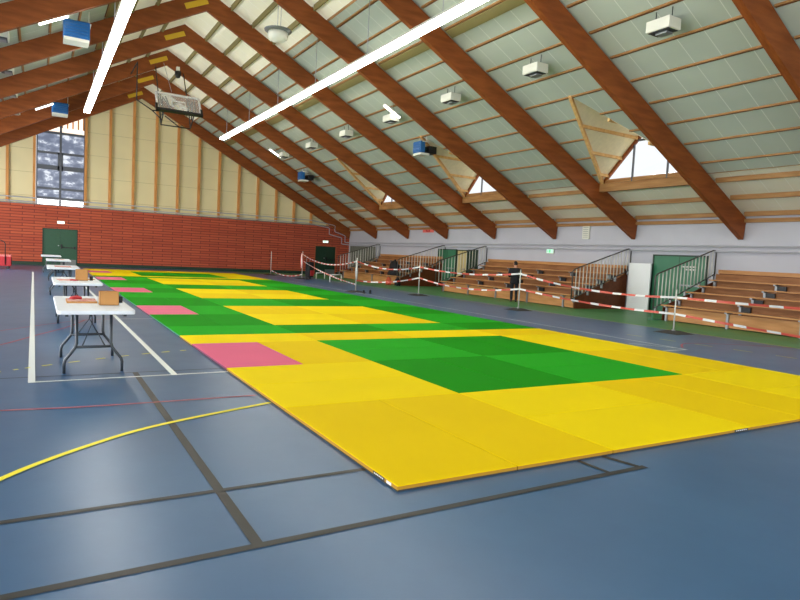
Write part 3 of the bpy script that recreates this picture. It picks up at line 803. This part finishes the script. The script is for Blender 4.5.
# ------------------------------------------------------------------ things near the far corner
def black_cart(x, y):
    o = empty('wheeled_bag', (x, y, 0), .5, 'black upright wheeled bag standing beside the post with the red tape tail', 'bag')
    q = MB().box(-.2, .2, -.16, .16, .1, .95); q.build('bag_body', M['cloth_black'], o, bevel=.05)
    MB().tube([(-.14,.12,.9),(-.14,.12,1.15),(.14,.12,1.15),(.14,.12,.9)], .012, 8).build('handle', M['grey_metal'], o)
    for s in (-1, 1): MB().tube([(s*.17,.1,.08),(s*.21,.1,.08)], .08, 14).build('wheel', M['rubber'], o)
    MB().box(-.15, .15, -.2, -.158, .2, .5).build('pocket', M['trolley'], o, bevel=.02)
black_cart(10.75, 28.1)
def trestle(x0, y0, x1, y1, h, lab):
    o = empty('low_hurdle', (x0, y0, 0), 0, lab, 'hurdle', 'low white hurdles by the brick wall')
    dx, dy = x1-x0, y1-y0
    MB().tube([(0,0,h),(dx,dy,h)], .03, 8).build('crossbar', M['white_sheet'], o)
    MB().tube([(0,0,0),(0,0,h)], .025, 8).build('leg', M['white_sheet'], o); MB().tube([(dx,dy,0),(dx,dy,h)], .025, 8).build('leg', M['white_sheet'], o)
trestle(11.0, 25.9, 12.1, 26.9, .36, 'low white hurdle just behind the post with bunched tape')
trestle(11.4, 28.7, 12.3, 29.6, .34, 'low white hurdle standing before the dark door of the brick wall')
def shoe(x, y, rz, lab):
    o = empty('shoe', (x, y, 0), rz, lab, 'shoe', 'pair of black shoes on the floor')
    MB().add([(-.045,-.13,.0),(.045,-.13,0),(.05,.05,0),(.02,.15,0),(-.03,.15,0),(-.05,.05,0),(-.045,-.13,.025),(.045,-.13,.025),(.05,.05,.025),(.02,.15,.025),(-.03,.15,.025),(-.05,.05,.025)],
             [(5,4,3,2,1,0),(6,7,8,9,10,11)]+[(i,(i+1)%6,6+(i+1)%6,6+i) for i in range(6)]).build('sole', M['rubber'], o)
    MB().tube([(0,-.1,.03),(0,-.09,.11),(0,-.02,.09),(0,.06,.06),(0,.13,.035)], [.035,.042,.045,.04,.018], 10).build('upper', M['black'], o)
shoe(8.84, 17.83, -.45, 'black shoe on the blue floor, the one of the pair nearer the dark wall door')
shoe(9.2, 17.95, -.55, 'black shoe on the blue floor, the one of the pair nearer the bleacher')
# coats and a dark case on the bleacher
blob('black_coat', (14.1, 24.75, .48), .16, .55, .2, M['cloth_black'], 'flat black coat on the front bench of the bleacher by the corner', 'coat', 5)
blob('black_coat', (14.62, 25.6, .68), .16, .4, .42, M['cloth_black'], 'heaped black coat on the second bench above the orange bag', 'coat', 7)
blob('black_bag', (13.7, 23.6, 0), .12, .16, .3, M['cloth_black'], 'black bag standing on the green floor below the flat coat', 'bag', 8)
blob('orange_bag', (13.6, 24.35, 0), .13, .17, .3, mat('orange_cloth', (196,84,54), rough=.8), 'small orange bag on the green floor beside the black bag', 'bag', 9)

# red trolley
o = empty('red_trolley', (-3.9, 30.3, 0), 0, 'low red trolley with a black push handle against the brick wall', 'trolley')
MB().box(-.85, .85, -.4, .4, .14, .56).build('body', M['trolley'], o, bevel=.02)
MB().box(-.86, .86, -.41, .41, .56, .64).build('lid', M['trolley_top'], o, bevel=.02)
MB().tube([(.62,-.42,.2),(.62,-.42,1.15),(.56,-.42,1.25),(.4,-.42,1.32),(.2,-.42,1.34)], .02, 8).tube([(.2,-.42,1.34),(.05,-.42,1.4)], .05, 8).build('push_handle', M['black'], o)
for sx in (-.7, .72):
    for sy in (-.32, .32):
        c = MB().tube([(sx,sy-.025,.07),(sx,sy+.025,.07)], .07, 14).build('caster', M['rubber'], o)
        MB().box(sx-.02, sx+.02, sy-.04, sy+.04, .07, .15).build('fork', M['leg'], c)

# ------------------------------------------------------------------ signs
def sign(name, x, y, z, w, h, face, m, label, wall):
    o = empty(name, (x, y, z), 0, label, 'sign')
    if wall == 'end':
        MB().box(-w/2, w/2, -.04, .0, -h/2, h/2).build('casing', M['white_metal'], o)
        MB().box(-w/2+.02, w/2-.02, -.05, -.04, -h/2+.02, h/2-.02).build('sign_face', m, o)
        q = MB().box(-.05, -.01, -.055, -.05, -h*.3, h*.3).box(.03, .1, -.055, -.05, -.015, .015).box(-.11, -.07, -.055, -.05, -h*.2, h*.3); q.build('pictogram', M['exit'] if face == 'w' else M['exit_white'], o)
    else:
        MB().box(-.04, 0, -w/2, w/2, -h/2, h/2).build('casing', M['white_metal'], o)
        MB().box(-.05, -.04, -w/2+.02, w/2-.02, -h/2+.02, h/2-.02).build('sign_face', m, o)
        MB().box(-.055, -.05, -.04, .04, -h*.3, h*.3).box(-.055, -.05, .08, .16, -.015, .015).build('pictogram', M['exit'] if face == 'w' else M['exit_white'], o)
    return o
sign('exit_sign', -.93, YE-.02, 2.4, .36, .16, 'w', M['exit_white'], 'lit exit sign on the brick above the green double door', 'end')
sign('exit_sign', 14.9, YE-.02, 2.24, .4, .16, 'w', M['exit_white'], 'lit exit sign over the dark door at the brick wall corner', 'end')
sign('exit_sign', XW-.02, 16.0, 2.05, .42, .2, 'w', mat('exit_pale', (190,230,210), emit=(190,230,210), estr=.6), 'green and white exit sign on the white wall over the middle bleacher', 'side')
o = empty('red_sign', (XW-.005, 25.6, 3.0), 0, 'small red sign under the eaves of the white wall', 'sign')
MB().box(-.03, 0, -.55, .55, -.09, .09).build('panel', M['sign_red'], o)
MB().box(-.036, -.03, -.2, -.12, -.05, .05).box(-.036, -.03, -.06, .06, -.06, .02).box(-.036, -.03, .12, .2, -.04, .06).build('pictogram', M['trolley'], o)
o = empty('wall_vent', (XW-.005, 14.1, 2.83), 0, 'white slotted vent high on the white wall above the middle bleacher', 'vent')
MB().box(-.06, 0, -.18, .18, -.27, .27).build('casing', M['white_metal'], o, bevel=.01)
q = MB()
for i in range(6): q.box(-.066, -.06, -.13, .13, -.2+i*.075, -.185+i*.075)
q.build('slat', M['kick'], o)
tag(MB().bar((-.62, YE-.036, 2.37), (.15, YE-.036, 2.4), .034, .035).build('cable_cover', M['black']), 'short black cable cover beside the exit sign over the green door', 'cable cover')

# ------------------------------------------------------------------ light strips
def light_strip(x, z, y0, y1, label):
    o = empty('light_strip', (x, (y0+y1)/2, z), 0, label, 'light'); L_ = (y1-y0)/2
    MB().box(-.13, .13, -L_, L_, .06, .12).build('housing', M['housing'], o)
    MB().box(-.115, .115, -L_, L_, -.02, .06).build('diffuser', M['tube'], o)
    n = int((y1-y0)/BAY)
    for i in range(n+1):
        yy = -L_+.5+i*BAY*.98
        top = zt(x)+.08-z
        MB().tube([(0, yy, .1), (0, yy, top)], .012, 6).build('hanger_wire', M['pipe'], o)
    return o
light_strip(6.2, 7.1, 1.0, 29.6, 'long lit light strip hanging on the bleacher side of the hall')
light_strip(-.2, 7.1, 4.0, 27.6, 'long lit light strip hanging on the table side of the hall')

# white boxed heaters
def heater_box():
    o = empty('ceiling_heater', (0,0,0))
    MB().box(-.2, .2, -.29, .29, 0, .24).build('casing', M['white_metal'], o, bevel=.012)
    MB().box(-.16, .16, -.25, .25, -.012, 0).build('grille', M['grille'], o)
    MB().box(-.06, .14, -.14, .14, -.05, -.012).build('outlet', M['grey_metal'], o)
    for s in (-1, 1): MB().tube([(0, s*.2, .24), (0, s*.2, .5)], .01, 6).build('hanger', M['black'], o)
    return o
hb = heater_box()
HB = [(9.57, 5.75+BAY*i) for i in range(-1, 7)]
for i, (x, y) in enumerate(HB):
    o = hb if i == 0 else copy_tree(hb)
    o.location = (x, y, zt(x)-.4); tag(o, 'white boxed heater under the bleacher-side slope, %s from the near end' % ORD[i], 'heater', 'boxed heaters under the roof slopes')
for i in range(5):
    x = 2*R-9.1; y = 13.7+BAY*i
    o = copy_tree(hb); o.location = (x, y, zt(x)-.3); tag(o, 'white boxed heater under the table-side slope, %s from the near end' % ORD[i], 'heater', 'boxed heaters under the roof slopes')

# blue unit heaters
def blue_heater():
    o = empty('unit_heater', (0,0,0))
    MB().box(-.42, -.08, -.42, .42, -.05, .55).build('casing', M['blue'], o, bevel=.03)
    MB().box(-.08, .3, -.39, .39, -.05, .52).build('rear_casing', M['black'], o, bevel=.02)
    q = MB()
    for i in range(5): q.box(-.47, -.42, -.36, .36, .02+i*.1, .07+i*.1)
    q.build('louvre', M['blue'], o)
    MB().box(-.4, .28, -.4, .4, -.16, -.05).build('drip_tray', M['white_metal'], o)
    MB().lathe([(.0,0),(.3,0),(.32,.18),(.0,.2)], (0,0,0), 20).build('fan_housing', M['black'], o)
    o.children[-1].rotation_euler = (0, math.radians(90), 0); o.children[-1].location = (.3, 0, .27)
    for s_ in (-1, 1): MB().box(-.3, .26, min(s_*.42, s_*.46), max(s_*.42, s_*.46), .5, .55).build('bracket', M['white_metal'], o)
    for s in (-1, 1): MB().tube([(0, s*.4, .52), (0, s*.4, 1.05)], .018, 6).build('hanger', M['white_metal'], o)
    return o
bh = blue_heater()
BH = [(11.1, 17.73, 5.64, 1, 'blue unit heater over the second dormer from the near end'), (11.1, 30.4, 5.62, 1, 'blue unit heater under the bleacher-side roof close to the brick wall'),
      (-1.08, 17.7, 7.35, -1, 'blue unit heater on the table-side roof nearer the camera end'), (-1.16, 31.0, 7.48, -1, 'blue unit heater on the table-side roof above the gable window')]
for i, (x, y, z, s, lb) in enumerate(BH):
    o = bh if i == 0 else copy_tree(bh)
    o.scale = (.62, .68, .75) if s > 0 else (.8, .82, .82); o.location = (x, y, z); o.rotation_euler = (0, 0, 0 if s > 0 else math.pi/2); tag(o, lb, 'heater', 'blue unit heaters under the roof')
# short lit battens beside them, parallel to the rafters
def batten(x, y, drop, label, l=.75):
    z = zt(x)-drop; sl = -SL if x > R else SL
    d = Vector((1, 0, sl)).normalized()*l/2
    o = empty('batten_light', (x, y, z), 0, label, 'light')
    MB().bar(-d+Vector((0,0,.05)), d+Vector((0,0,.05)), .14, .06).build('housing', M['housing'], o)
    MB().bar(-d, d, .12, .05).build('diffuser', M['batten'], o)
    MB().tube([(0,0,.07), (0,0,drop+.06)], .01, 6).build('hanger', M['pipe'], o)
batten(9.35, 17.2, .25, 'short lit batten light between the white heater boxes and the blue heater')
batten(9.35, 30.4, .25, 'short lit batten light beside a white heater box close to the brick wall')
batten(-1.67, 17.0, zt(-1.67)-7.56, 'short lit batten light beside the nearer blue heater of the table side', .8)
batten(-1.8, 30.6, zt(-1.8)-7.62, 'short lit batten light beside the blue heater above the gable window', .8)

# dome speaker
o = empty('ceiling_speaker', (4.45, 16.0, 8.05), 0, 'pale round dome speaker hanging from the roof near the ridge', 'speaker')
MB().lathe([(0,-.02),(.2,0),(.3,.08),(.32,.18),(.3,.26),(0,.3)], (0,0,0), 24).build('dome', M['white_metal'], o)
MB().lathe([(.3,.26),(.42,.3),(.43,.33),(.3,.36),(0,.36)], (0,0,0), 24).build('rim', M['kick'], o)
MB().tube([(-.02,0,.35),(-.02,0,zt(4.45)+.1-8.05)], .01, 6).tube([(.08,0,.35),(.08,0,zt(4.53)+.1-8.05)], .01, 6).build('hanger', M['pipe'], o)
# security camera on a rafter
cy = RY[9]-RW/2
o = empty('security_camera', (3.55, cy, zb(3.55)+.12), 0, 'small white and black security camera on a rafter near the ridge', 'camera')
MB().box(-.07, .07, -.16, 0, -.1, .1).build('bracket', M['white_metal'], o)
MB().lathe([(0,-.42),(.1,-.38),(.14,-.25),(.14,-.1),(0,-.08)], (0,-.1,0), 16).build('camera_body', M['black'], o)

# ------------------------------------------------------------------ basketball backboard folded up to the roof
HY = 25.2
o = empty('basketball_hoop', (3.2, HY, 7.6), 0, 'basketball backboard folded up under the roof on black tubes', 'basketball hoop')
tilt = Matrix.Rotation(math.radians(-35), 4, 'X')
bw, bh_ = .9, .5
def T(x, y, z): return tilt @ Vector((x, y, z))
q = MB().box(-bw, bw, -.01, .01, -bh_+.1, bh_, M=tilt); q.build('backboard', M['glass'], o)
q = MB()
for a in ((-bw-.03, -bw+.04, -bh_, bh_), (bw-.04, bw+.03, -bh_, bh_), (-bw, bw, bh_-.05, bh_+.03)): q.box(a[0], a[1], -.03, .03, a[2], a[3], M=tilt)
q.build('white_frame', M['tape_white'], o)
q = MB()
for a in ((-.3, -.26, -.25, .12), (.26, .3, -.25, .12), (-.3, .3, .08, .12), (-.3, .3, -.25, -.21)): q.box(a[0], a[1], -.035, -.012, a[2], a[3], M=tilt)
q.build('target_rectangle', M['tape_white'], o)
MB().box(-bw-.06, bw+.06, -.06, .06, -bh_-.07, -bh_+.06, M=tilt).box(-bw-.07, -bw+.02, -.06, .06, -bh_-.07, -bh_+.3, M=tilt).box(bw-.02, bw+.07, -.06, .06, -bh_-.07, -bh_+.3, M=tilt).build('edge_padding', M['black'], o)
ring = [T(.225*math.cos(a*math.pi/12), .26+.225*math.sin(a*math.pi/12), -.12) for a in range(25)]
MB().tube(ring, .012, 6, cap=False).build('rim', M['tape_red'], o)
q = MB()
for k in range(10):
    a = 2*math.pi*k/10; q.tube([T(.22*math.cos(a), .26+.22*math.sin(a), -.12), T(.14*math.cos(a+.3), .26+.14*math.sin(a+.3), .25)], .006, 4)
q.build('net', M['tape_white'], o)
q = MB()
def bb(a, b_): q.tube([a, b_], .025, 6)
zz = -.95
for sx in (-.62, .62):
    bb(T(sx, .08, .35), (sx, .3, -.55)); bb(T(sx, .08, -.45), (sx-.05, .25, zz)); bb((sx-.05, .25, zz), (sx, .9, -.2)); bb(T(sx, .08, .35), T(sx*.5, .1, -.4)); bb(T(sx*.5, .1, -.4), T(sx, .1, -.4))
    bb(T(sx*.8, .08, .4), T(sx*.55, .08, -.45)); bb(T(sx*1.15, .08, .4), T(sx*1.1, .08, -.4))
bb((-.67, .25, zz), (.57, .25, zz)); bb((-.5, .3, -.55), (.1, .25, zz))
q.build('support_frame', M['black'], o)
q = MB()
zc = zb(3.2)-7.6
bb((-1.0, .5, -.35), (-1.65, .3, -.05)); bb((-1.65, .3, -.05), (-1.65, .3, zb(1.55)-7.6+.15)); bb((.62, .9, -.2), (.62, 2.4, zb(3.8)-7.6+.1)); bb((-.62, .9, -.2), (-.62, 2.4, zb(2.6)-7.6+.1)); bb((-1.0, .5, -.35), (-.62, .25, zz+.2))
bb((-1.65, .3, zb(1.55)-7.6+.12), (-1.65, 2.4, zb(1.55)-7.6+.12)); bb((-1.0, .5, -.35), (.62, .9, -.2))
q.build('hanging_arm', M['black'], o)
MB().tube([(-.3, .02, .45), (-.3, 2.2, zb(2.9)-7.6+.1)], .01, 5).build('lift_cable', M['pipe'], o)

# ------------------------------------------------------------------ the person (back towards the mats)
def skinned(name, verts, edges, radii, m, parent, root=0, sub=2):
    me = bpy.data.meshes.new(name); me.from_pydata(verts, edges, []); o = bpy.data.objects.new(name, me); COL.objects.link(o)
    o.parent = parent; me.materials.append(m)
    md = o.modifiers.new('Skin', 'SKIN'); md.use_smooth_shade = True
    for i, r_ in enumerate(radii):
        rr = r_ if isinstance(r_, tuple) else (r_, r_)
        me.skin_vertices[0].data[i].radius = rr; me.skin_vertices[0].data[i].use_root = (i == root)
    s = o.modifiers.new('Sub', 'SUBSURF'); s.levels = sub; s.render_levels = sub
    return o
P = empty('person', (13.58, 14.6, 0), math.radians(-35), 'person in black clothes with dark hair standing with back turned before the middle bleacher', 'person')
S = 1.54/1.75
def sc(vs): return [(x*S, y*S, z*S) for x, y, z in vs]
# body: continuous from feet to head, fingers included
V = [(0,0,.95),(0,.0,1.12),(0,-.01,1.3),(0,0,1.43),(0,.0,1.5),(0,.015,1.58),(0,.02,1.68)]
E_ = [(0,1),(1,2),(2,3),(3,4),(4,5),(5,6)]
Rr = [(.13,.1),(.12,.09),(.15,.1),(.1,.08),(.05,.05),(.065,.08),(.07,.085)]
for s in (-1, 1):
    n = len(V)
    V += [(s*.09,0,.88),(s*.1,.02,.5),(s*.1,-.02,.1),(s*.1,-.03,.05),(s*.11,.13,.035)]
    E_ += [(0,n),(n,n+1),(n+1,n+2),(n+2,n+3),(n+3,n+4)]; Rr += [.085,.055,.04,.04,.03]
    n = len(V)
    V += [(s*.18,0,1.4),(s*.25,-.03,1.12),(s*.16,.2,1.08),(s*.12,.25,1.09)]
    E_ += [(3,n),(n,n+1),(n+1,n+2),(n+2,n+3)]; Rr += [.055,.042,.03,(.035,.018)]
    w = n+3
    for f in range(4):
        k = len(V); V += [(s*(.11-.018*f), .29, 1.115-.02*f),(s*(.085-.018*f), .325, 1.11-.02*f),(s*(.06-.014*f), .33, 1.1-.02*f)]
        E_ += [(w,k),(k,k+1),(k+1,k+2)]; Rr += [.009,.008,.007]
    k = len(V); V += [(s*.105,.26,1.14),(s*.085,.285,1.165)]; E_ += [(w,k),(k,k+1)]; Rr += [.01,.008]
skinned('body', sc(V), E_, [tuple(S*a for a in (q if isinstance(q, tuple) else (q, q))) for q in Rr], M['skin'], P)
# head shape with face
bm = bmesh.new(); bmesh.ops.create_uvsphere(bm, u_segments=24, v_segments=16, radius=1)
for v in bm.verts:
    x, y, z = v.co; v.co = Vector((x*.075*(1-.15*max(0, -z)), y*.095+.01, z*.115))
    if y > .8 and abs(x) < .18 and -.25 < z < .15: v.co.y += .022
me = bpy.data.meshes.new('head'); bm.to_mesh(me); bm.free(); me.materials.append(M['skin'])
for p in me.polygons: p.use_smooth = True
hd = bpy.data.objects.new('head', me); COL.objects.link(hd); hd.parent = P; hd.location = (0, .02*S, 1.635*S); hd.rotation_euler = (0, 0, .5); hd.scale = (S, S, S)
for s in (-1, 1):
    MB().lathe([(0,-.012),(.012,0),(0,.012)], (s*.03, .098, .005), 10).build('eye', M['black'], hd)
    MB().lathe([(0,-.03),(.014,0),(0,.03)], (s*.078, .0, 0), 10).build('ear', M['skin'], hd)
MB().box(-.025, .025, .088, .1, -.06, -.05).build('mouth', M['red'], hd)
bm = bmesh.new(); bmesh.ops.create_uvsphere(bm, u_segments=24, v_segments=16, radius=1)
bmesh.ops.delete(bm, geom=[v for v in bm.verts if (v.co.z < .25 and v.co.y > .25) or v.co.z < -.55], context='VERTS')
for v in bm.verts: v.co = Vector((v.co.x*.085, v.co.y*.103+.002, v.co.z*.125))
me = bpy.data.meshes.new('hair'); bm.to_mesh(me); bm.free(); me.materials.append(M['hair'])
for p in me.polygons: p.use_smooth = True
hr = bpy.data.objects.new('hair', me); COL.objects.link(hr); hr.parent = hd
# clothes
V = [(0,0,.98),(0,0,1.14),(0,-.01,1.3),(0,0,1.41),(0,0,1.47),(0,0,.8)]; E_ = [(0,1),(1,2),(2,3),(3,4),(0,5)]; Rr = [(.2,.16),(.19,.15),(.22,.16),(.2,.14),(.085,.085),(.19,.16)]
for s in (-1, 1):
    n = len(V); V += [(s*.185,0,1.39),(s*.255,-.035,1.12),(s*.18,.17,1.08)]; E_ += [(3,n),(n,n+1),(n+1,n+2)]; Rr += [.1,.075,.055]
skinned('jacket', sc(V), E_, [tuple(S*a for a in (q if isinstance(q, tuple) else (q, q))) for q in Rr], M['cloth_black'], P)
V = [(0,0,.93)]; E_ = []; Rr = [(.15,.12)]
for s in (-1, 1):
    n = len(V); V += [(s*.09,0,.86),(s*.1,.02,.5),(s*.1,-.01,.045)]; E_ += [(0,n),(n,n+1),(n+1,n+2)]; Rr += [.1,.072,.06]
skinned('trousers', sc(V), E_, [tuple(S*a for a in (q if isinstance(q, tuple) else (q, q))) for q in Rr], M['cloth_black'], P)
for s in (-1, 1):
    MB().tube(sc([(s*.1,-.07,.04),(s*.1,0,.06),(s*.105,.08,.045),(s*.11,.17,.035)]), [.03*S,.052*S,.045*S,.028*S], 10).build('shoe', M['black'], P)

# ------------------------------------------------------------------ lights, sky, camera
W = bpy.data.worlds.new('World'); bpy.context.scene.world = W; W.use_nodes = True
bg = W.node_tree.nodes['Background']; bg.inputs[0].default_value = (.93, .97, 1.0, 1); bg.inputs[1].default_value = 1.1

def area(loc, rot, sx, sy, power, color=(1,1,1)):
    l = bpy.data.lights.new('area', 'AREA'); l.shape = 'RECTANGLE'; l.size = sx; l.size_y = sy; l.energy = power; l.color = color
    o = bpy.data.objects.new('area_light', l); COL.objects.link(o); o.location = loc; o.rotation_euler = rot; return o
# unseen fill lamp added behind the camera, beyond the open front end
area((3, YF-1.5, 4.5), (math.radians(90), 0, 0), 24, 8, 900, (.95, .98, 1))
# unseen fill lamps added along the table-side wall to light the hall
area((XL+.4, 10, 2.6), (0, math.radians(-90), 0), 3.2, 34, 3600, (.96, .98, 1))
area((XL+.5, 29, 2.6), (0, math.radians(-90), math.radians(35)), 3, 9, 1300, (1, .98, .95))  # added to brighten the table-side end of the brick wall
area((3, YF+1, 1.2), (math.radians(118), 0, 0), 22, 2, 250, (.96, .98, 1))  # second added fill lamp, low behind the camera

# sky light falling through the dormer gables
for k in DORM:
    area((GX+2.2, (RY[k]+RY[k+1])/2, zt(GX)+3.2), (0, math.radians(60), 0), 1.6, 3.4, 200, (1, 1, 1))
cd = bpy.data.cameras.new('Camera'); cam = bpy.data.objects.new('Camera', cd); COL.objects.link(cam)
cd.sensor_width = 36; cd.lens = F_PX*36/800; cd.clip_end = 300; cd.clip_start = .05
Mx = Matrix(((rt.x, up.x, -fw.x, CAM.x), (rt.y, up.y, -fw.y, CAM.y), (rt.z, up.z, -fw.z, CAM.z), (0,0,0,1)))
cam.matrix_world = Mx
bpy.context.scene.camera = cam
vs = bpy.context.scene.view_settings; vs.view_transform = 'Standard'; vs.look = 'None'; vs.exposure = 0; vs.gamma = 1
